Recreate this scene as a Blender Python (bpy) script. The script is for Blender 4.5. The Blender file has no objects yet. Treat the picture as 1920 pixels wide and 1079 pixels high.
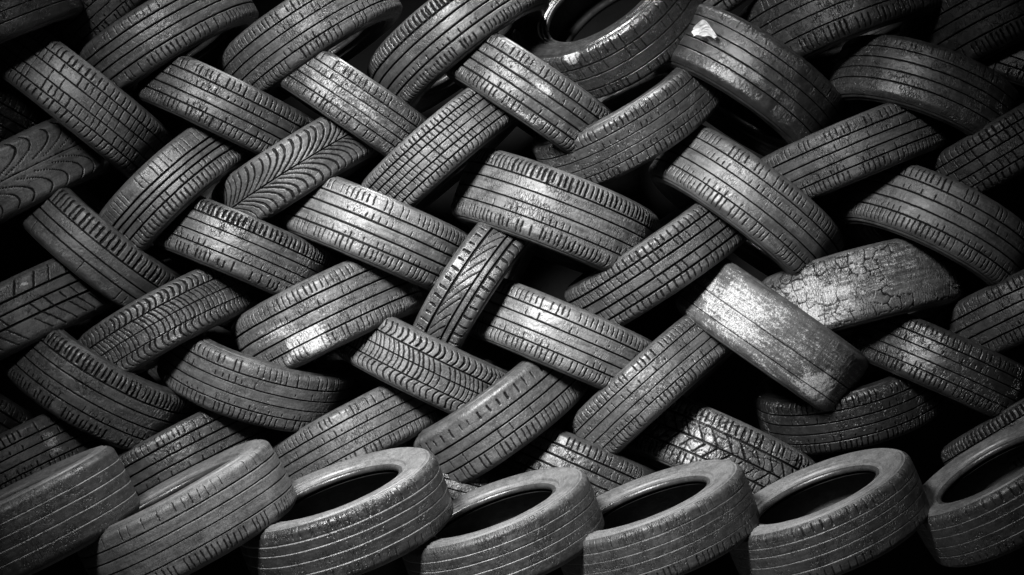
import bpy, math, numpy as np
from mathutils import Vector, Matrix

scene = bpy.context.scene
C = scene.collection

# ------------------------------------------------------------------ camera
CAM_D = 8.0                      # metres from the face of the stack
PPM = 613.0                      # photo pixels per metre on the face of the stack
F = PPM * CAM_D
cam = bpy.data.cameras.new('camera')
cam_o = bpy.data.objects.new('camera', cam); C.objects.link(cam_o)
cam_o.location = (0, -CAM_D, 0)
cam_o.rotation_euler = (math.pi / 2, 0, 0)
cam.sensor_width = 36.0
cam.lens = 36.0 * F / 1920.0
cam.clip_end = 100
scene.camera = cam_o

# ------------------------------------------------------------------ noise
def hash2(ix, iy, seed):
    h = (ix.astype(np.int64) * 374761393 + iy.astype(np.int64) * 668265263 + seed * 974634777) & 0x7fffffff
    h = ((h ^ (h >> 13)) * 1274126177) & 0x7fffffff
    h = (h ^ (h >> 16)) & 0xffffff
    return h / float(0xffffff)

def vnoise(x, y, seed):
    ix = np.floor(x); iy = np.floor(y)
    fx = x - ix; fy = y - iy
    fx = fx * fx * (3 - 2 * fx); fy = fy * fy * (3 - 2 * fy)
    a = hash2(ix, iy, seed); b = hash2(ix + 1, iy, seed)
    c = hash2(ix, iy + 1, seed); d = hash2(ix + 1, iy + 1, seed)
    return (a * (1 - fx) + b * fx) * (1 - fy) + (c * (1 - fx) + d * fx) * fy

def fbm(x, y, seed, o=4):
    r = 0; a = .5; tot = 0
    for k in range(o):
        r = r + a * vnoise(x * 2 ** k, y * 2 ** k, seed + 17 * k); tot += a; a *= .5
    return r / tot

def worley_edge(x, y, seed, jit=.8):
    ix = np.floor(x); iy = np.floor(y)
    f1 = np.full(x.shape, 9.); f2 = np.full(x.shape, 9.)
    for dx in (-1, 0, 1):
        for dy in (-1, 0, 1):
            cx = ix + dx; cy = iy + dy
            px = cx + .5 + jit * (hash2(cx, cy, seed) - .5)
            py = cy + .5 + jit * (hash2(cx, cy, seed + 5) - .5)
            d = np.hypot(px - x, py - y)
            f2 = np.minimum(f2, np.maximum(f1, d)); f1 = np.minimum(f1, d)
    return f2 - f1

def sstep(a, b, x):
    t = np.clip((x - a) / (b - a), 0, 1)
    return t * t * (3 - 2 * t)

# ------------------------------------------------------------------ tread patterns
# grooves: (t, half width m) ; sipes: dict
def S(t0, t1, p, w=.0022, d=.005, sl=0., cv=0., keep=.85, jit=.12):
    return dict(t0=t0, t1=t1, p=p, w=w, d=d, sl=sl, cv=cv, keep=keep, jit=jit)

G4 = [(-.56, .0032), (-.2, .003), (.16, .003), (.54, .0032)]
PAT = {
 'rib':     dict(g=G4, s=[S(.6, .96, .019, sl=.004), S(-.96, -.6, .017, sl=-.004), S(.2, .36, .022, w=.0018, keep=.5), S(-.54, -.38, .022, w=.0018, keep=.6)]),
 'rib3':    dict(g=[(-.5, .0034), (0, .0032), (.46, .0034)], s=[S(.52, .98, .026, w=.0018, sl=.006, keep=.7), S(-.98, -.56, .019, sl=-.004), S(.05, .42, .028, w=.0016, sl=.01, keep=.5)]),
 'block':   dict(g=[(-.6, .0036), (-.2, .0036), (.2, .0036), (.6, .0036)],
                 s=[S(.64, 1., .024, w=.003, d=.0065, sl=.006, keep=1), S(-1., -.64, .024, w=.003, d=.0065, sl=-.006, keep=1),
                    S(.22, .58, .024, w=.0024, sl=.014, keep=.9), S(-.58, -.22, .024, w=.0024, sl=.014, keep=.9), S(-.18, .18, .024, w=.0018, sl=.01, keep=.3)]),
 'blockfine': dict(g=[(-.64, .0032), (-.32, .003), (0, .0026), (.32, .003), (.64, .0032)],
                 s=[S(.64, 1., .018, w=.0026, sl=.008, keep=1), S(-1., -.64, .018, w=.0026, sl=-.008, keep=1),
                    S(.32, .64, .018, w=.0024, sl=.018, keep=.95), S(-.64, -.32, .018, w=.0024, sl=.018, keep=.95), S(-.32, .32, .018, w=.002, sl=.012, keep=.7)]),
 'smooth':  dict(g=[(-.5, .0028), (-.12, .0026), (.22, .0026), (.55, .0028)], s=[S(.62, .98, .026, w=.0018, d=.003, keep=.7), S(-.98, -.6, .018, w=.0024, sl=.004, keep=.8)]),
 'slick':   dict(g=[(-.5, .002), (-.15, .002), (.2, .002), (.55, .002)], s=[S(.66, .96, .018, w=.0016, d=.002, keep=.4)]),
 'shoulder': dict(g=[(-.5, .003), (-.14, .0028), (.22, .0028), (.54, .0034)], s=[S(.58, .98, .018, w=.0042, d=.0075, keep=1), S(-.98, -.66, .016, w=.003, keep=.8), S(-.48, -.34, .022, w=.002, keep=.7)]),
 'wide':    dict(g=[(-.45, .0034), (-.08, .0032), (.28, .0034)], s=[S(.46, .72, .036, w=.0034, d=.006, keep=1), S(-.95, -.5, .02, w=.0026, sl=-.006, keep=.8), S(-.42, -.1, .02, w=.0018, keep=.4)]),
 'open':    dict(g=[(-.45, .0034), (-.08, .0032), (.34, .0036)], s=[S(.4, .95, .022, w=.0044, d=.0075, keep=1), S(-.95, -.5, .03, w=.0016, keep=.3)]),
 'wave':    dict(g=[(-.5, .003), (-.02, .003), (.44, .0034)], s=[S(.46, .95, .022, w=.0036, d=.0065, cv=.01, keep=1), S(-.95, -.52, .022, w=.003, cv=-.01, keep=1), S(-.5, .42, .018, w=.0024, sl=.02, cv=.012, keep=.9)]),
 'fern':    dict(g=[(0, .003)], s=[S(.03, .97, .029, w=.0042, d=.0065, sl=-.075, cv=.03, keep=1, jit=.1), S(-.97, -.03, .029, w=.0042, d=.0065, sl=.075, cv=.03, keep=1, jit=.1)]),
 'fernbig': dict(g=[(0, .0012)], s=[S(.14, .93, .058, w=.0036, d=.006, sl=-.1, cv=.05, keep=1, jit=.1), S(-.93, -.14, .058, w=.0036, d=.006, sl=.1, cv=.05, keep=1, jit=.1)]),
 'chevron': dict(g=[(-.55, .0042), (-.25, .0034), (.42, .0042)], s=[S(.54, .84, .033, w=.0044, d=.0075, keep=1), S(-1., -.6, .036, w=.0044, d=.0078, keep=1), S(-.19, .36, .052, w=.004, d=.0075, sl=.19, cv=.008, keep=1)]),
 'slash':   dict(g=[(-.3, .0045), (.1, .0034), (.45, .0045)], s=[S(-.9, -.34, .042, w=.0032, sl=.09, keep=.9), S(-.26, .06, .05, w=.0026, sl=.05, keep=.7), S(.5, .95, .06, w=.0034, sl=-.05, keep=.7)]),
 'pale':    dict(g=[(.3, .0034), (.06, .0032), (-.18, .0034), (-.48, .0034)], s=[S(.36, .98, .02, w=.0016, d=.0025, sl=.004, keep=.8), S(-.46, -.2, .02, w=.002, keep=.6), S(-.98, -.55, .018, w=.003, sl=-.004, keep=1)]),
 'nick':    dict(g=[(-.5, .0024), (-.12, .0022), (.24, .0022), (.55, .0026)], s=[S(.62, 1., .03, w=.0026, d=.005, sl=.006, keep=.8), S(-.98, -.64, .024, w=.002, d=.004, keep=.7)]),
 'cracked': dict(g=[], s=[], crack=1.0),
 'bald':    dict(g=[(-.05, .0014), (-.62, .0016)], s=[], rough=1.),
 'rough':   dict(g=[(.5, .004), (.02, .003), (-.45, .0034)], s=[S(.55, .97, .021, w=.0036, d=.007, sl=.004, keep=.9), S(.05, .46, .05, w=.0036, d=.0075, sl=.09, keep=1), S(-.42, 0, .045, w=.0034, d=.007, sl=-.08, keep=1), S(-.95, -.5, .024, w=.003, keep=1)], crack=.4),
}

def tread_depth(pat, s, t, hw, seed, wear, R, gwear):
    P = PAT[pat]
    gsc = .62 + .4 * ((seed * 37) % 101) / 101.
    wear = wear * (.75 + .35 * ((seed * 53) % 97) / 97.)
    x = t * hw
    dep = np.zeros(s.shape); gm = np.zeros(s.shape)
    w1 = (fbm(s * 9, x * 9, seed, 3) - .5)
    chip = fbm(s * 160, x * 160, seed + 3, 3)
    for (g, gw) in P['g']:
        wob = .0006 * (vnoise(s * 25, x * 0 + g * 31, seed + 9) - .5) + .0006 * (chip - .5)
        dd = np.abs(x - g * hw + wob)
        m = 1 - sstep(gw * .6 * gsc, gw * 1.08 * gsc, dd)
        dep = np.maximum(dep, m * .0075 * gwear); gm = np.maximum(gm, m)
    for i, q in enumerate(P['s']):
        tm = (q['t0'] + q['t1']) / 2; tt = (t - tm) / (q['t1'] - q['t0'])
        n = max(3, round(2 * math.pi * R / q['p'])); p = 2 * math.pi * R / n
        ss = s + q['sl'] * t + q['cv'] * tt * tt * 4 * 1.0 + .0026 * (vnoise(s * 90, x * 120, seed + i) - .5)
        k = np.floor(ss / p); ph = (ss / p - k) - .5
        off = (hash2(k, k * 0 + i, seed + 50) - .5) * q['jit'] * 2
        w = q['w'] * (.75 + .5 * hash2(k, k * 0 + i + 40, seed)) * (.7 + .6 * chip)
        dd = np.abs(ph - off) * p
        m = 1 - sstep(w * .6, w * 1.05, dd)
        keep = (hash2(k, k * 0 + i + 80, seed) < q['keep']) * 1.
        worn = sstep(.2, .42, fbm(s * 14, x * 22, seed + 31 + i, 2) + .12 * wear)
        e = .10 * (hash2(k, k * 0 + i + 7, seed) - .5)
        inside = sstep(q['t0'] - .02 + e, q['t0'] + .02 + e, t) * (1 - sstep(q['t1'] - .02 - e, q['t1'] + .02 - e, t))
        dep = np.maximum(dep, m * keep * inside * q['d'] * wear * (.25 + .75 * worn))
    cr = P.get('crack', 0)
    if P.get('rough'):
        dep = dep + .002 * (fbm(s * 70, x * 70, seed + 64, 4) - .5)
    if cr:
        qx = s * 24 + .7 * (fbm(s * 30, x * 30, seed + 70, 2) - .5); qy = x * 30 + .7 * (fbm(s * 30, x * 30, seed + 71, 2) - .5)
        e = worley_edge(qx, qy, seed + 60, .5)
        m = (1 - sstep(.03, .10, e)) * sstep(.44, .6, fbm(s * 8, x * 10, seed + 61, 2) + .12 * cr)
        dep = np.maximum(dep, m * .005 * min(1, cr + .2))
        dep = dep + .0014 * (fbm(s * 60, x * 60, seed + 64, 4) - .5)
    tops = 1 - gm
    dep = dep + tops * (.0014 * w1 + .0011 * (chip - .5) * sstep(.35, .6, fbm(s * 12, x * 20, seed + 77, 2)) + .0005 * (chip - .5))
    return dep, gm

# ------------------------------------------------------------------ mesh helper
def grid_mesh(name, V, closed_u=True, uv=None, attrs=None):
    """V: (A, B, 3) grid, wraps in A."""
    A, B, _ = V.shape
    me = bpy.data.meshes.new(name)
    ia = np.arange(A); ja = np.arange(B - 1)
    I, J = np.meshgrid(ia, ja, indexing='ij')
    I2 = (I + 1) % A
    q = np.stack([I * B + J, I2 * B + J, I2 * B + J + 1, I * B + J + 1], -1).reshape(-1, 4).astype(np.int32)
    me.vertices.add(A * B); me.vertices.foreach_set('co', V.reshape(-1).astype(np.float32))
    me.loops.add(q.size); me.loops.foreach_set('vertex_index', q.reshape(-1))
    me.polygons.add(len(q)); me.polygons.foreach_set('loop_start', np.arange(0, q.size, 4, dtype=np.int32))
    me.polygons.foreach_set('use_smooth', np.ones(len(q), dtype=bool))
    me.update(calc_edges=True)
    if uv is not None:
        l = me.uv_layers.new(name='uv')
        l.data.foreach_set('uv', uv.reshape(-1, 2)[q.reshape(-1)].astype(np.float32).reshape(-1))
    for k, a in (attrs or {}).items():
        at = me.attributes.new(k, 'FLOAT', 'POINT')
        at.data.foreach_set('value', a.reshape(-1).astype(np.float32))
    return me

def angles(n_front, n_back, span):
    f = np.linspace(-span, span, n_front, endpoint=False)
    b = np.linspace(span, 2 * math.pi - span, n_back, endpoint=False)
    return np.concatenate([f, b])

# ------------------------------------------------------------------ materials
def rubber_material(name, tread=True):
    m = bpy.data.materials.new(name); m.use_nodes = True
    nt = m.node_tree; N = nt.nodes; L = nt.links
    bs = N['Principled BSDF']
    def nd(t, **k):
        n = N.new(t)
        for a, b in k.items(): setattr(n, a, b)
        return n
    def math_(op, a, b=None, clamp=False):
        n = nd('ShaderNodeMath', operation=op, use_clamp=clamp)
        for i, v in enumerate((a, b)):
            if v is None: continue
            if isinstance(v, (int, float)): n.inputs[i].default_value = v
            else: L.new(v, n.inputs[i])
        return n.outputs[0]
    def ramp(v, a, b, lo=0., hi=1.):
        n = nd('ShaderNodeMapRange', interpolation_type='SMOOTHSTEP')
        L.new(v, n.inputs['Value'])
        n.inputs['From Min'].default_value = a; n.inputs['From Max'].default_value = b
        n.inputs['To Min'].default_value = lo; n.inputs['To Max'].default_value = hi
        return n.outputs['Result']
    def mixc(f, a, b):
        n = nd('ShaderNodeMix', data_type='RGBA')
        L.new(f, n.inputs[0])
        for i, v in ((6, a), (7, b)):
            if isinstance(v, float): n.inputs[i].default_value = (v, v, v, 1)
            else: L.new(v, n.inputs[i])
        return n.outputs[2]
    def attr(nm, t='GEOMETRY'):
        return nd('ShaderNodeAttribute', attribute_name=nm, attribute_type=t).outputs['Fac']
    tc = nd('ShaderNodeTexCoord'); oi = nd('ShaderNodeObjectInfo')
    add = nd('ShaderNodeVectorMath', operation='ADD')
    sc = nd('ShaderNodeVectorMath', operation='SCALE'); 
    cmb = nd('ShaderNodeCombineXYZ')
    for i in range(3): L.new(attr('seed', 'OBJECT'), cmb.inputs[i])
    L.new(tc.outputs['Object'], add.inputs[0]); L.new(cmb.outputs[0], add.inputs[1])
    P = add.outputs[0]
    def noise(scale, det=4, rough=.55, vec=P):
        n = nd('ShaderNodeTexNoise'); L.new(vec, n.inputs['Vector'])
        n.inputs['Scale'].default_value = scale; n.inputs['Detail'].default_value = det
        n.inputs['Roughness'].default_value = rough
        return n.outputs['Fac']
    big = noise(7, 3); mid = noise(38, 5, .65); fine = noise(240, 4, .7); micro = noise(900, 2, .7)
    dust = attr('dust', 'OBJECT'); gd = attr('groove_pale', 'OBJECT'); tone = attr('tone', 'OBJECT')
    patch = attr('patch'); gr = attr('groove')
    col = mixc(ramp(mid, .3, .7), .016, .03)
    # worn, dusty film on the raised rubber
    f = math_('MULTIPLY', ramp(math_('ADD', math_('MULTIPLY', big, .5), math_('MULTIPLY', mid, .5)), .28, .72, .35, 1.), ramp(fine, .25, .7, .45, 1.))
    f = math_('MULTIPLY', f, dust)
    if tread:
        uvs = nd('ShaderNodeUVMap', uv_map='uv'); mps = nd('ShaderNodeMapping'); L.new(uvs.outputs[0], mps.inputs[0]); mps.inputs['Scale'].default_value = (9, 110, 1)
        cs = nd('ShaderNodeVectorMath', operation='ADD'); L.new(mps.outputs[0], cs.inputs[0]); L.new(cmb.outputs[0], cs.inputs[1])
        streak = noise(1., 4, .6, cs.outputs[0])
        f = math_('MULTIPLY', f, ramp(streak, .3, .65, .4, 1.2))
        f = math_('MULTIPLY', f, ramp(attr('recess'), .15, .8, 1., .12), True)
    col = mixc(f, col, .095)
    # pale specks
    sp = math_('MULTIPLY', ramp(micro, .68, .78), ramp(mid, .5, .68))
    col = mixc(math_('MULTIPLY', sp, math_('ADD', dust, .1), True), col, .25)
    # paler tint along the grooves
    col = mixc(math_('MULTIPLY', math_('MULTIPLY', ramp(gr, .35, .8), gd), ramp(mid, .3, .5, .25, 1.), True), col, .55)
    # paint / lichen patches, and the painted glare spot on the wet tyre
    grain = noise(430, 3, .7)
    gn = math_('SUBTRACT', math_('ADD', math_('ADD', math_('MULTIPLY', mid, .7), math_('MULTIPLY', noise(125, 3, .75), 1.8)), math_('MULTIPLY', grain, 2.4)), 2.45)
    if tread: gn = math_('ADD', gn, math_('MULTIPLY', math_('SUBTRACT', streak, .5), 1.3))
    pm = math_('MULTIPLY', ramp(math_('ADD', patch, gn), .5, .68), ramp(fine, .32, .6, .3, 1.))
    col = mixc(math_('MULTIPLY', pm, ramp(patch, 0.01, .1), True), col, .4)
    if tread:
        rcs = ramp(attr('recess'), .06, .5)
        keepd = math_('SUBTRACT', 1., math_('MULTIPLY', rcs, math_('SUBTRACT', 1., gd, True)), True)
        m1 = nd('ShaderNodeVectorMath', operation='SCALE'); L.new(col, m1.inputs[0]); L.new(ramp(keepd, 0., 1., .3, 1.), m1.inputs['Scale']); col = m1.outputs[0]  # recessed cuts coloured darker, and duller below, to imitate cavity shade
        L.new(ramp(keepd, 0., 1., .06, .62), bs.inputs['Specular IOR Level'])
    m2 = nd('ShaderNodeVectorMath', operation='SCALE'); L.new(col, m2.inputs[0]); L.new(ramp(fine, .32, .68, .82, 1.15), m2.inputs['Scale']); col = m2.outputs[0]
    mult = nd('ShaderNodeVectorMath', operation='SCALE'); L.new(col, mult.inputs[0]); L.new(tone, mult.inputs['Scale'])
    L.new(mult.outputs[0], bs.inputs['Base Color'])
    rg = math_('ADD', ramp(mid, .3, .7, .31, .45), math_('MULTIPLY', f, .12))
    rg = math_('ADD', rg, math_('MULTIPLY', pm, .4), True)
    rg = math_('MULTIPLY', rg, attr('rough', 'OBJECT'), True)
    rg = math_('MAXIMUM', rg, .12)
    L.new(rg, bs.inputs['Roughness'])
    bs.inputs['Specular IOR Level'].default_value = .65
    h = math_('ADD', math_('MULTIPLY', fine, .0006), math_('MULTIPLY', micro, .00022))
    h = math_('ADD', h, math_('MULTIPLY', mid, .0012))
    h = math_('ADD', h, math_('MULTIPLY', pm, .0006))
    if tread:
        # age cracks: fine network stretched along the width
        uvn = nd('ShaderNodeUVMap', uv_map='uv')
        mp = nd('ShaderNodeMapping'); L.new(uvn.outputs[0], mp.inputs[0]); mp.inputs['Scale'].default_value = (150, 48, 1)
        nz = nd('ShaderNodeTexNoise'); L.new(mp.outputs[0], nz.inputs['Vector']); nz.inputs['Scale'].default_value = .6
        vm = nd('ShaderNodeVectorMath', operation='ADD'); 
        sc2 = nd('ShaderNodeVectorMath', operation='SCALE'); L.new(nz.outputs['Color'], sc2.inputs[0]); sc2.inputs['Scale'].default_value = 1.6
        L.new(mp.outputs[0], vm.inputs[0]); L.new(sc2.outputs[0], vm.inputs[1])
        vo = nd('ShaderNodeTexVoronoi', feature='DISTANCE_TO_EDGE'); L.new(vm.outputs[0], vo.inputs['Vector']); vo.inputs['Scale'].default_value = 1.
        ck = math_('MULTIPLY', ramp(vo.outputs['Distance'], 0., .1, 1., 0.), ramp(noise(16, 3), .42, .62))
        h = math_('SUBTRACT', h, math_('MULTIPLY', math_('MULTIPLY', ck, attr('cracks', 'OBJECT')), .0035))
    bp = nd('ShaderNodeBump'); bp.inputs['Strength'].default_value = 1.; bp.inputs['Distance'].default_value = 1.
    L.new(h, bp.inputs['Height']); L.new(bp.outputs[0], bs.inputs['Normal'])
    return m

M_TREAD = rubber_material('worn_tread_rubber')
M_SIDE = rubber_material('sidewall_rubber', False)

# ------------------------------------------------------------------ tyre
def make_tyre(u, v, ang, Rpx, wpx, bulge, y, pat, seed, label, group, dust=.5, tone=1., gpale=.0, wear=1., patches=(), rough=1., side_dust=None, cracks=.6, sh=.065, gwear=None, side_tone=None, front=False):
    k = (CAM_D + y) / F
    Pt = Vector(((u - 960) * k, y, (539.5 - v) * k))
    R = Rpx * k; W = wpx * k
    tcv = (Vector((0, -CAM_D, 0)) - Pt).normalized()
    e1 = Vector((1, 0, 0)); e1 = (e1 - e1.dot(tcv) * tcv).normalized()
    e2 = tcv.cross(e1).normalized()
    if e2.z < 0: e2 = -e2
    a = math.radians(ang)
    d = math.cos(a) * e1 + math.sin(a) * e2
    n = -math.sin(a) * e1 + math.cos(a) * e2
    cf = math.sqrt(1 - bulge * bulge)
    r = cf * tcv + bulge * n
    ax = cf * n - bulge * tcv
    c = Pt - R * r
    yv = ax.cross(r)
    M = Matrix(((r.x, yv.x, ax.x, c.x), (r.y, yv.y, ax.y, c.y), (r.z, yv.z, ax.z, c.z), (0, 0, 0, 1)))
    root = bpy.data.objects.new('car_tyre', None); C.objects.link(root)
    root.empty_display_size = .1
    root.matrix_world = M
    root['label'] = label; root['category'] = 'tyre'; root['group'] = group
    rng = np.random.RandomState(seed)
    # squash and warp of an old tyre
    sq = .004 + .006 * rng.rand(); sp_ = rng.rand() * 6.28
    def warp(th): return 1 + sq * np.cos(2 * th + sp_) / 1.0 - sq * math.cos(sp_)
    th = angles(640, 90, math.radians(112))
    hw = W * .465                       # half width of the tread
    ts = list(np.linspace(-1, 1, 68))
    for (g, gw) in PAT[pat]['g']:
        for q in (-1.12, -.9, -.62, 0, .62, .9, 1.12): ts.append(g + q * gw / hw)
    ts = np.array(sorted(ts)); ts = ts[np.concatenate([[True], np.diff(ts) > .004])]; ts[0] = -1; ts[-1] = 1
    TH, T = np.meshgrid(th, ts, indexing='ij')
    s = TH * R
    dep, gm = tread_depth(pat, s, T, hw, seed, wear, R, wear if gwear is None else gwear)
    edge = sstep(1.0, .9, np.abs(T))
    dep = dep * edge
    aT = np.abs(T)
    crown = .020 * W * aT ** 2 + np.where(aT > .8, ((aT - .8) / .2) ** 2.2 * sh * W, 0)
    X = T * hw
    rad = R * warp(TH) - crown - dep
    V = np.stack([rad * np.cos(TH), rad * np.sin(TH), X], -1)
    pa = np.zeros(s.shape)
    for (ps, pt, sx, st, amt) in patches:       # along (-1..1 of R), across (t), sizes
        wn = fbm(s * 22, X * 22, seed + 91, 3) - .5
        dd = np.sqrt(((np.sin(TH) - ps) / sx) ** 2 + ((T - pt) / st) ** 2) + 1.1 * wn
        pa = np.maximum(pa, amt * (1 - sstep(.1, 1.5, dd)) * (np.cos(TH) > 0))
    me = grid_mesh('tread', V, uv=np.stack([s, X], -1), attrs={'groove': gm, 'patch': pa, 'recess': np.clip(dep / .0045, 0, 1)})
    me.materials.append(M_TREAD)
    rough = rough * (.85 + .35 * rng.rand())
    props = dict(dust=dust * 1.15, tone=tone, groove_pale=gpale, rough=rough, seed=float(seed % 97) * 1.37, cracks=cracks)
    def part(nm, me, parent, **kw):
        o = bpy.data.objects.new(nm, me); C.objects.link(o); o.parent = parent
        for k_, v_ in {**props, **kw}.items(): o[k_] = v_
        return o
    part('tread', me, root)
    # sidewalls
    bx_ = .39 if front else .32
    rb = R * (.655 if front else .64)
    r0 = R - .020 * W - sh * W
    th2 = angles(150, 60, math.radians(112))
    for sgn in (1, -1):
        pr = []
        H = r0 - rb
        nn = 46
        for i in range(nn):
            q = i / (nn - 1)                      # 0 at shoulder, 1 at bead
            rr = r0 - q * H
            xx = hw + (W * .5 - hw) * math.sin(min(1, q / .35) * math.pi / 2) if q < .35 else W * .5 - (W * .5 - W * bx_) * ((q - .35) / .65) ** 1.4
            rib = 0
            for qc, qw, qh in ((.05, .018, -.0022), (.12, .02, .0016), (.30, .012, .0012), (.62, .012, .0014), (.80, .022, .0030), (.87, .012, -.0016)):
                rib += qh * math.exp(-((q - qc) / qw) ** 2)
            pr.append((rr, xx + rib * 1.7))
        pr = np.array(pr)
        TH2, Q = np.meshgrid(th2, np.arange(nn), indexing='ij')
        dn = (fbm(TH2 * R * 14, Q * .25, seed + 200 + sgn, 3) - .5) * .0022 * np.sin(np.pi * Q / (nn - 1))
        RR = pr[Q, 0] + (warp(TH2) - 1) * R * (1 - Q / (nn - 1) * .5); XX = pr[Q, 1] + dn
        if sgn == 1:
            Vs = np.stack([RR * np.cos(TH2), RR * np.sin(TH2), XX], -1)
        else:
            Vs = np.stack([RR * np.cos(TH2), RR * np.sin(TH2), -XX], -1)[:, ::-1]
        me = grid_mesh('sidewall', Vs)
        if sgn == 1: pass
        me.materials.append(M_SIDE)
        sw = part('sidewall', me, root, dust=(dust * .5 if side_dust is None else side_dust), tone=(tone if side_tone is None else side_tone))
        # bead: thick rounded ring at the inner edge
        nb = 12
        ph = np.linspace(0, 2 * math.pi, nb)
        TH3, PH = np.meshgrid(angles(110, 50, math.radians(112)), ph, indexing='ij')
        br = .0085 * R / .3
        rbw = rb * 1.0 + (warp(TH3) - 1) * R * .5
        RB = rbw - .002 + br * np.cos(PH); XB = sgn * (W * bx_ - br * .7) + br * 1.1 * np.sin(PH)
        me = grid_mesh('bead', np.stack([RB * np.cos(TH3), RB * np.sin(TH3), XB], -1)); me.materials.append(M_SIDE)
        part('bead', me, sw, dust=.2 * dust, rough=.8, tone=(1. if sgn * bulge < 0 else .1))  # bead on the averted side coloured darker to imitate the unlit inside
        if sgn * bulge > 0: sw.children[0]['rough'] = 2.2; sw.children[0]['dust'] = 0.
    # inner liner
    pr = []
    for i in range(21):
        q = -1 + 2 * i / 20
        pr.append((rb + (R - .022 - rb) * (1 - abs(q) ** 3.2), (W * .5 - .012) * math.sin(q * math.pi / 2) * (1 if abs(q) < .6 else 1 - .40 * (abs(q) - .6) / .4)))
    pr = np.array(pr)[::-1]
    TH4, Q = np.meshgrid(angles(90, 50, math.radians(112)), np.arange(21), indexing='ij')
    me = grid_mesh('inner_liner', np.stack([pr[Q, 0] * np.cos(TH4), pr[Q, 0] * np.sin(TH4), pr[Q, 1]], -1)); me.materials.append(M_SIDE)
    part('inner_liner', me, root, dust=0., tone=.2, rough=1.6)  # liner colour lowered to stand for shade inside the opening
    return root

WG = 'tyres woven crosswise in the stack'
BG = 'tyres leaning in the front row'
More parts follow.
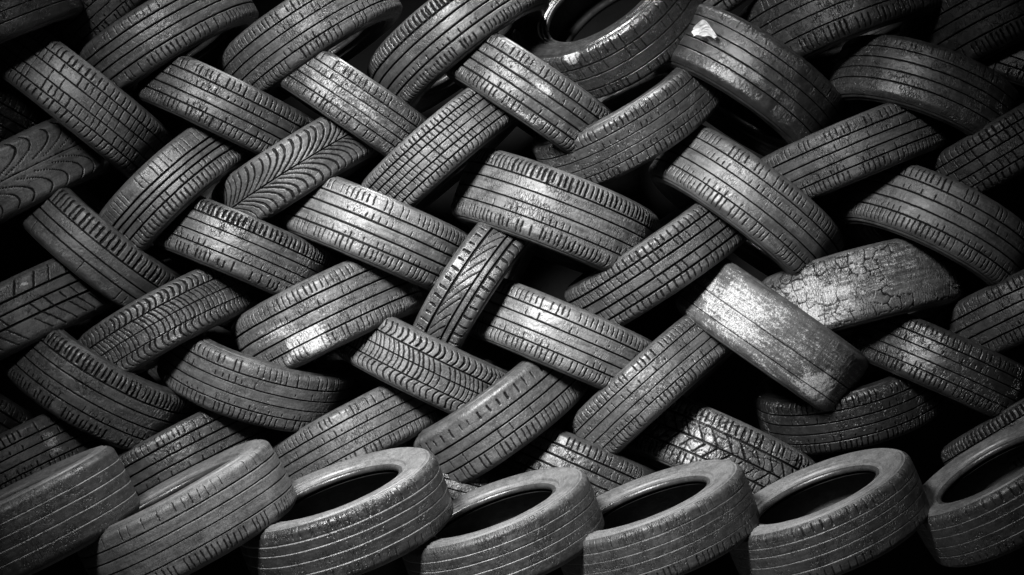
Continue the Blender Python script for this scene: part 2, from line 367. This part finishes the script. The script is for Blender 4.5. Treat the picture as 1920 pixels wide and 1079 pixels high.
#   u    v   ang   R   w  bulge  y   pattern    label , extra
T = [
 (156, 187, -39, 188, 122, .03, -.02, 'block', 'tyre with crisp square tread blocks, leaning down-right near the upper left corner', dict(dust=.8, cracks=.2, tone=1.4)),
 (428, 200, -26, 178, 112, .05, 0, 'rib', 'dark ribbed tyre leaning down-right, right of the square-blocked upper left tyre', dict(dust=.35)),
 (662, 188, -34, 168, 106, .03, 0, 'rib', 'tyre with peeling scabby tread leaning down-right above the fern-patterned tyre', dict(dust=.8, cracks=1.2, patches=[(-.1, .0, .7, .9, .5)])),
 (1000, 172, -34, 180, 118, .05, -.02, 'rib', 'ribbed tyre with small white scuffs, its upper end below the shiny wet tyre', dict(dust=.6, patches=[(.05, .25, .12, .22, 1.), (-.05, -.85, .3, .1, .8), (.3, -.7, .25, .1, .7)])),
 (1194, 102, 34, 197, 122, -.46, .08, 'rib3', 'glossy wet tyre with its dark opening showing at the top edge', dict(dust=.2, rough=.42, side_dust=.0, patches=[(-.56, .93, .06, .3, 1.9)])),  # the white patch paints a glare spot onto the upper shoulder
 (1425, 128, -34, 195, 140, .22, .0, 'slick', 'dark nearly bald tyre with one pale round scuff, leaning down-right at the top', dict(dust=.12, tone=.55, cracks=.2, patches=[(.02, -.3, .14, .2, .9)])),
 (1572, -2, 22, 205, 150, .16, .06, 'smooth', 'wide worn tyre cut off by the top edge, right of the dark nearly bald tyre', dict(dust=.45, tone=.6)),
 (1750, 143, -19, 188, 134, .3, .0, 'slick', 'dusty speckled thin-grooved tyre bowed upward in the upper right', dict(dust=.65, tone=.62, cracks=.6)),
 (1592, 283, 23, 188, 116, .04, 0, 'rib', 'ribbed tyre with scratched middle ribs, below and left of the dusty speckled tyre', dict(dust=.7, cracks=1.)),
 (1895, 272, 31, 188, 112, .0, .0, 'block', 'dark blocky tyre leaning up-right, cut by the right edge below the speckled tyre', dict(dust=.35, tone=.8)),
 (1777, 400, -26, 190, 138, .22, -.02, 'rib', 'smooth clean grey tyre bowed upward at the right above the lichen-cracked tyre', dict(dust=.9, cracks=.15)),
 (1415, 368, -37, 196, 134, .14, -.02, 'rib', 'smooth wide grey tyre sloping down-right, its end on the lichen-cracked tyre', dict(dust=.85, cracks=.2)),
 (1608, 535, 15, 196, 142, .08, .02, 'cracked', 'bald tyre split by deep square cracks with pale lichen on its left end', dict(dust=.9, cracks=1.6, patches=[(-.45, -.1, .45, .9, 1.), (.1, .4, .8, .8, .5)])),
 (1447, 626, -35, 190, 138, .0, -.05, 'bald', 'bald tyre crusted bright with frosty white lichen', dict(dust=.55, cracks=.3, rough=1.6, patches=[(-.42, .05, .7, 1., .8), (.68, -.55, .3, .5, 1.25), (.2, .0, 1.1, 1.1, .42)])),
 (1240, 500, 34, 188, 116, -.06, 0, 'block', 'blocky dark tyre leaning up-right, just left of the frosty lichen tyre', dict(dust=.55)),
 (1047, 393, -21, 198, 148, .08, -.05, 'shoulder', 'large wide tyre with deep shoulder slots, topmost bright one at the centre', dict(dust=.95, cracks=1.)),
 (1192, 258, 30, 188, 114, -.2, .02, 'rib', 'ribbed tyre bowed downward above right of the large wide centre tyre', dict(dust=.4, patches=[(-.1, -.9, .3, .1, .5)])),
 (818, 277, 41, 178, 106, .08, -.02, 'blockfine', 'bright small-blocked tyre leaning up-right between the fern tyre and the wide centre tyre', dict(dust=1.1, cracks=.3)),
 (552, 312, 32, 172, 112, .06, 0, 'fern', 'tyre with a fern-like curved tread, left of centre', dict(dust=.8, cracks=.2)),
 (306, 347, 43, 178, 114, .17, -.02, 'pale', 'pale grey smooth-ribbed tyre leaning up-right, left of the fern-like tyre', dict(dust=.85, cracks=.1)),
 (458, 463, -23, 178, 120, .04, -.02, 'shoulder', 'chipped ribbed tyre leaning down-right under the fern-like tyre', dict(dust=.7, cracks=1.6)),
 (712, 432, -23, 188, 132, .04, -.04, 'rib', 'bright polished tyre with plain ribs, left of the narrow chevron tyre', dict(dust=1.2, cracks=.2, tone=1.15, rough=.85)),
 (180, 476, -39, 176, 114, -.1, 0, 'open', 'tyre with open shoulder slots on one side, leaning down-right below the pale smooth-ribbed tyre', dict(dust=.5, cracks=.3)),
 (303, 598, 29, 182, 114, .1, -.02, 'wave', 'tyre with slanted zigzag blocks leaning up-right, left of the paint-splashed tyre', dict(dust=.6, cracks=.6, patches=[(0, -.85, .15, .12, .5)])),
 (45, 580, 26, 188, 132, .05, .0, 'slash', 'tyre with long slashed tread leaning up-right at the left edge, mid height', dict(dust=.5, tone=1.25, patches=[(.1, .7, .06, .06, 1.)])),
 (28, 328, 27, 182, 136, .05, .02, 'fernbig', 'smooth tyre with wide sweeping leaf-vein cuts at the left edge', dict(dust=.7, tone=1.3, cracks=.1)),
 (165, 742, -30, 188, 142, -.22, -.02, 'shoulder', 'dark tyre bowed downward in the lower left with slotted upper shoulder', dict(dust=.5, cracks=1.4)),
 (468, 738, -17, 188, 124, -.24, .0, 'rib', 'tyre bowed downward with thin grooves, below the zigzag-blocked and paint-splashed tyres', dict(dust=.8, cracks=.3)),
 (610, 583, 26, 182, 142, .06, -.02, 'rib', 'pale tyre splashed with white paint at its lower left end', dict(dust=1., cracks=.7, patches=[(-.32, -.6, .25, .45, 1.5), (-.5, .1, .3, .2, .6), (0, -.92, .5, .1, .6)])),
 (800, 692, -26, 180, 118, -.04, -.02, 'wave', 'tyre with curved wavy sipes under the foot of the narrow chevron tyre', dict(dust=.9, cracks=.3)),
 (874, 530, 57, 168, 102, .12, -.04, 'chevron', 'narrow tyre with chevron cuts standing steeply at the centre', dict(dust=.6, cracks=.6)),
 (1057, 632, -23, 190, 126, .03, -.04, 'rib', 'bright ribbed tyre with glossy upper shoulder, right of the narrow chevron tyre', dict(dust=1.1, cracks=.3, tone=1.15, rough=.85)),
 (1213, 724, 42, 188, 112, .04, -.02, 'rib', 'long ribbed tyre leaning steeply up-right below the blocky dark tyre', dict(dust=.8, cracks=.7)),
 (945, 790, 36, 192, 130, -.12, -.03, 'wide', 'smooth shiny tyre with a row of short dashes along its upper shoulder', dict(dust=.6, cracks=.15)),
 (665, 812, 28, 182, 116, .05, .03, 'rib', 'dusty ribbed tyre leaning up-right behind the front row, left of the dash-marked tyre', dict(dust=.7)),
 (340, 852, 28, 178, 114, .05, .05, 'rib', 'dark tyre with a chalky upper shoulder behind the second and third front-row tyres', dict(dust=.4, patches=[(-.1, .85, .4, .12, .7)])),
 (30, 862, 27, 176, 114, .05, .03, 'rib', 'scuffed ribbed tyre half hidden behind the leftmost front-row tyre', dict(dust=.5, patches=[(.42, .1, .08, .6, .6)])),
 (1360, 848, -25, 188, 134, .06, .06, 'rough', 'tyre with torn lumpy tread and cracked slots behind the front row right of centre', dict(dust=.9, cracks=1.6, patches=[(-.3, .6, .5, .4, .5)])),
 (1605, 792, 13, 182, 114, -.28, .12, 'rib', 'dim tyre bowed downward below the frosty lichen tyre', dict(dust=.25, tone=.32, patches=[(.1, .75, .3, .18, .3)])),  # tone lowered to put deeper shadow into the rubber colour
 (1768, 678, -24, 186, 116, .03, .03, 'rib', 'dim ribbed tyre leaning down-right below the lichen-cracked tyre', dict(dust=.3, tone=.5)),  # shadow on this tyre is put into its tone
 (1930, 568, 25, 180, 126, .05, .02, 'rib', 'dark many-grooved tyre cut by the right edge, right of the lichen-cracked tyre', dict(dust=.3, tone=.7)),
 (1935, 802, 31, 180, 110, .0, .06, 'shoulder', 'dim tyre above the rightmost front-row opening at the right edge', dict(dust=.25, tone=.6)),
 (1085, 884, -24, 182, 120, .0, .05, 'rib', 'shaded tyre sloping down-right behind the fourth front-row tyre', dict(dust=.45, tone=.6)),  # darker tone stands in for the shadow behind the front row
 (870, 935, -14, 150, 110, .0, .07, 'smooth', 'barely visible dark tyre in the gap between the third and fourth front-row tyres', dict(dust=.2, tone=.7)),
 (297, 55, 31, 188, 118, .14, .02, 'smooth', 'smooth shouldered tyre at the top, behind the square-blocked upper left tyre', dict(dust=.6, cracks=.2)),
 (568, 48, 33, 186, 122, .14, .02, 'rib', 'tyre at the top above the peeling scabby tyre', dict(dust=.55, cracks=.5)),
 (842, 45, 38, 188, 126, .16, .02, 'shoulder', 'tyre with fine shoulder slits at the top edge, left of the glossy wet tyre', dict(dust=.5, cracks=.2)),
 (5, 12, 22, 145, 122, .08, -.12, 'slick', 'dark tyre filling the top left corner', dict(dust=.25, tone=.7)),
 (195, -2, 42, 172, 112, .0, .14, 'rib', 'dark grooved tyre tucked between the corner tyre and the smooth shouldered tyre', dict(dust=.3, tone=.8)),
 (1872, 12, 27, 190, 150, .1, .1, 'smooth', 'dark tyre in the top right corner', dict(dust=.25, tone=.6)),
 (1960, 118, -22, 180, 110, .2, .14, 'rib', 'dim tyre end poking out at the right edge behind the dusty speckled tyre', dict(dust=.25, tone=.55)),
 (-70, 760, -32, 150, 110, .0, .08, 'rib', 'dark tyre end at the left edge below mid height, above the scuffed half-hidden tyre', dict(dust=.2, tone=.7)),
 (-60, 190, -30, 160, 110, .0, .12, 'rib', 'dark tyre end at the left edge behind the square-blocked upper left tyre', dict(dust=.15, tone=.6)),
 (1360, -38, 35, 150, 110, .0, .16, 'rib', 'tyre sliver at the top edge between the glossy wet tyre and the wide worn tyre', dict(dust=.6)),
]
B = [
 (56, 999, 27, 222, 150, -.07, -.62, 'slick', 'leftmost front-row tyre, bald with pale scored lines and a thin sidewall strip', dict(dust=.65, gpale=.9, cracks=.5)),
 (360, 995, 29, 216, 148, -.10, -.58, 'smooth', 'second front-row tyre from the left, showing broad tread and a sliver of opening', dict(dust=1.1, gpale=.1, cracks=.2, tone=1.2, gwear=.7)),
 (664, 1019, 21, 208, 134, -.25, -.55, 'nick', 'third front-row tyre from the left, with a brightly lit sidewall and cut shoulder marks', dict(dust=.6, gpale=.8, cracks=.5, side_tone=1.5)),  # sidewall tone raised further to imitate bright light on it
 (958, 1047, 21, 194, 122, -.26, -.52, 'slick', 'fourth front-row tyre from the left, smooth tread with thin pale lines', dict(dust=.6, gpale=.9)),
 (1246, 1033, 21, 198, 124, -.25, -.50, 'smooth', 'third front-row tyre from the right, dark narrow opening facing up', dict(dust=.6, gpale=.5)),
 (1569, 1022, 22, 199, 126, -.28, -.48, 'nick', 'second front-row tyre from the right, with a wide smooth grey sidewall', dict(dust=.55, gpale=.5, side_tone=1.3)),
 (1915, 964, 30, 194, 126, -.28, -.46, 'nick', 'rightmost front-row tyre, its opening cut by the right edge', dict(dust=.4, gpale=.5, tone=.75)),
]
def run():
    for i, (u, v, ang, R, w, b, y, pat, lab, ex) in enumerate(T):
        make_tyre(u, v, ang, R, w, b, y, pat, 11 + i * 7, lab, WG, **ex)
    for i, (u, v, ang, R, w, b, y, pat, lab, ex) in enumerate(B):
        make_tyre(u, v, ang, R, w, b, y, pat, 611 + i * 7, lab, BG, **{**dict(front=True, side_dust=1.3, sh=.06, gwear=.22, side_tone=1.1, tone=.6), **ex})  # treads toned darker, sidewall tone and dust raised, to imitate overhead light
run()

# ------------------------------------------------------------------ ground and dark backdrop
def plain_mat(name, col, rough=.9, nscale=12):
    m = bpy.data.materials.new(name); m.use_nodes = True
    nt = m.node_tree; bs = nt.nodes['Principled BSDF']
    tc = nt.nodes.new('ShaderNodeTexCoord'); n = nt.nodes.new('ShaderNodeTexNoise'); n.inputs['Scale'].default_value = nscale; n.inputs['Detail'].default_value = 8
    cr = nt.nodes.new('ShaderNodeValToRGB')
    cr.color_ramp.elements[0].position = .3; cr.color_ramp.elements[0].color = (col * .6, col * .6, col * .6, 1)
    cr.color_ramp.elements[1].position = .7; cr.color_ramp.elements[1].color = (col * 1.3, col * 1.3, col * 1.3, 1)
    bp = nt.nodes.new('ShaderNodeBump'); bp.inputs['Distance'].default_value = .01
    nt.links.new(tc.outputs['Object'], n.inputs['Vector']); nt.links.new(n.outputs['Fac'], cr.inputs[0])
    nt.links.new(cr.outputs[0], bs.inputs['Base Color']); nt.links.new(n.outputs['Fac'], bp.inputs['Height']); nt.links.new(bp.outputs[0], bs.inputs['Normal'])
    bs.inputs['Roughness'].default_value = rough
    return m

def box(name, lo, hi, mat):
    vs = [(x, y, z) for x in (lo[0], hi[0]) for y in (lo[1], hi[1]) for z in (lo[2], hi[2])]
    fs = [(0, 1, 3, 2), (4, 6, 7, 5), (0, 4, 5, 1), (2, 3, 7, 6), (0, 2, 6, 4), (1, 5, 7, 3)]
    me = bpy.data.meshes.new(name); me.from_pydata(vs, [], fs); me.update(); me.materials.append(mat)
    o = bpy.data.objects.new(name, me); C.objects.link(o); return o
g = box('ground', (-12, -9, -1.35), (12, 1.3, -1.2), plain_mat('dark_soil', .05)); g['kind'] = 'structure'
w = box('background', (-12, 1.3, -1.35), (12, 1.5, 5), plain_mat('gap_shade_black', .003)); w['kind'] = 'structure'  # added black sheet that stands for the shade in the gaps

# pale patch between two tyres, built as a crumpled white sheet
def scrap():
    u0, v0, y = 1322, 58, .02
    k = (CAM_D + y) / F
    me = bpy.data.meshes.new('pale_sheet')
    n = 14
    rng = np.random.RandomState(4)
    outline = [(-27, -22), (-8, -6), (24, 2), (22, -14), (10, 12), (-2, 22), (-20, 0)]
    vs = []; fs = []
    for i in range(n):
        for j in range(n):
            p = i / (n - 1); q = j / (n - 1)
            x = (-27 + 50 * p) * k; z = (-14 + 20 * p * (1 - p) * 1.2 + q * (34 * math.sin(math.pi * min(1, .15 + p * .75)) ** .8)) * k - .01 * p
            x += .004 * math.sin(9 * q + 3 * p) ; z += .003 * math.sin(11 * p + 2 * q)
            yy = .003 * (rng.rand() - .5) + .012 * math.sin(3 * p + 2 * q)
            vs.append((x, yy, z))
    for i in range(n - 1):
        for j in range(n - 1):
            fs.append((i * n + j, (i + 1) * n + j, (i + 1) * n + j + 1, i * n + j + 1))
    me.from_pydata(vs, [], fs); me.update()
    me.materials.append(plain_mat('white_sheet', .5, .8, 30))
    o = bpy.data.objects.new('pale_sheet', me); C.objects.link(o)
    o.scale = (.85, .85, .8)
    o.location = ((u0 - 960) * k, y, (539.5 - v0) * k)
    so = o.modifiers.new('thickness', 'SOLIDIFY'); so.thickness = .0015
    o['label'] = 'pale patch built as a crumpled white sheet at the top end of the dark nearly bald tyre'; o['category'] = 'scrap'
scrap()

# ------------------------------------------------------------------ light
def lamp(name, kind, loc, target, energy, **k):
    l = bpy.data.lights.new(name, kind); l.energy = energy
    for a, b in k.items(): setattr(l, a, b)
    o = bpy.data.objects.new(name, l); C.objects.link(o); o.location = loc
    o.rotation_euler = (Vector(target) - Vector(loc)).to_track_quat('-Z', 'Y').to_euler()
    return o
lamp('key_light', 'SPOT', (-2.2, -4.9, 3.0), (-.02, 0, -.1), 7500, spot_size=math.radians(27.2), spot_blend=1., shadow_soft_size=.65)
lamp('top_light', 'SPOT', (0, .05, 3.9), (-.25, -.5, -.85), 1150, spot_size=math.radians(42), spot_blend=1., shadow_soft_size=.3)
world = bpy.data.worlds.new('World'); scene.world = world; world.use_nodes = True
world.node_tree.nodes['Background'].inputs[0].default_value = (1, 1, 1, 1)
world.node_tree.nodes['Background'].inputs[1].default_value = .011

scene.view_settings.view_transform = 'Standard'
scene.view_settings.look = 'None'
scene.view_settings.exposure = 0
scene.view_settings.gamma = 1
scene.render.engine = 'CYCLES'
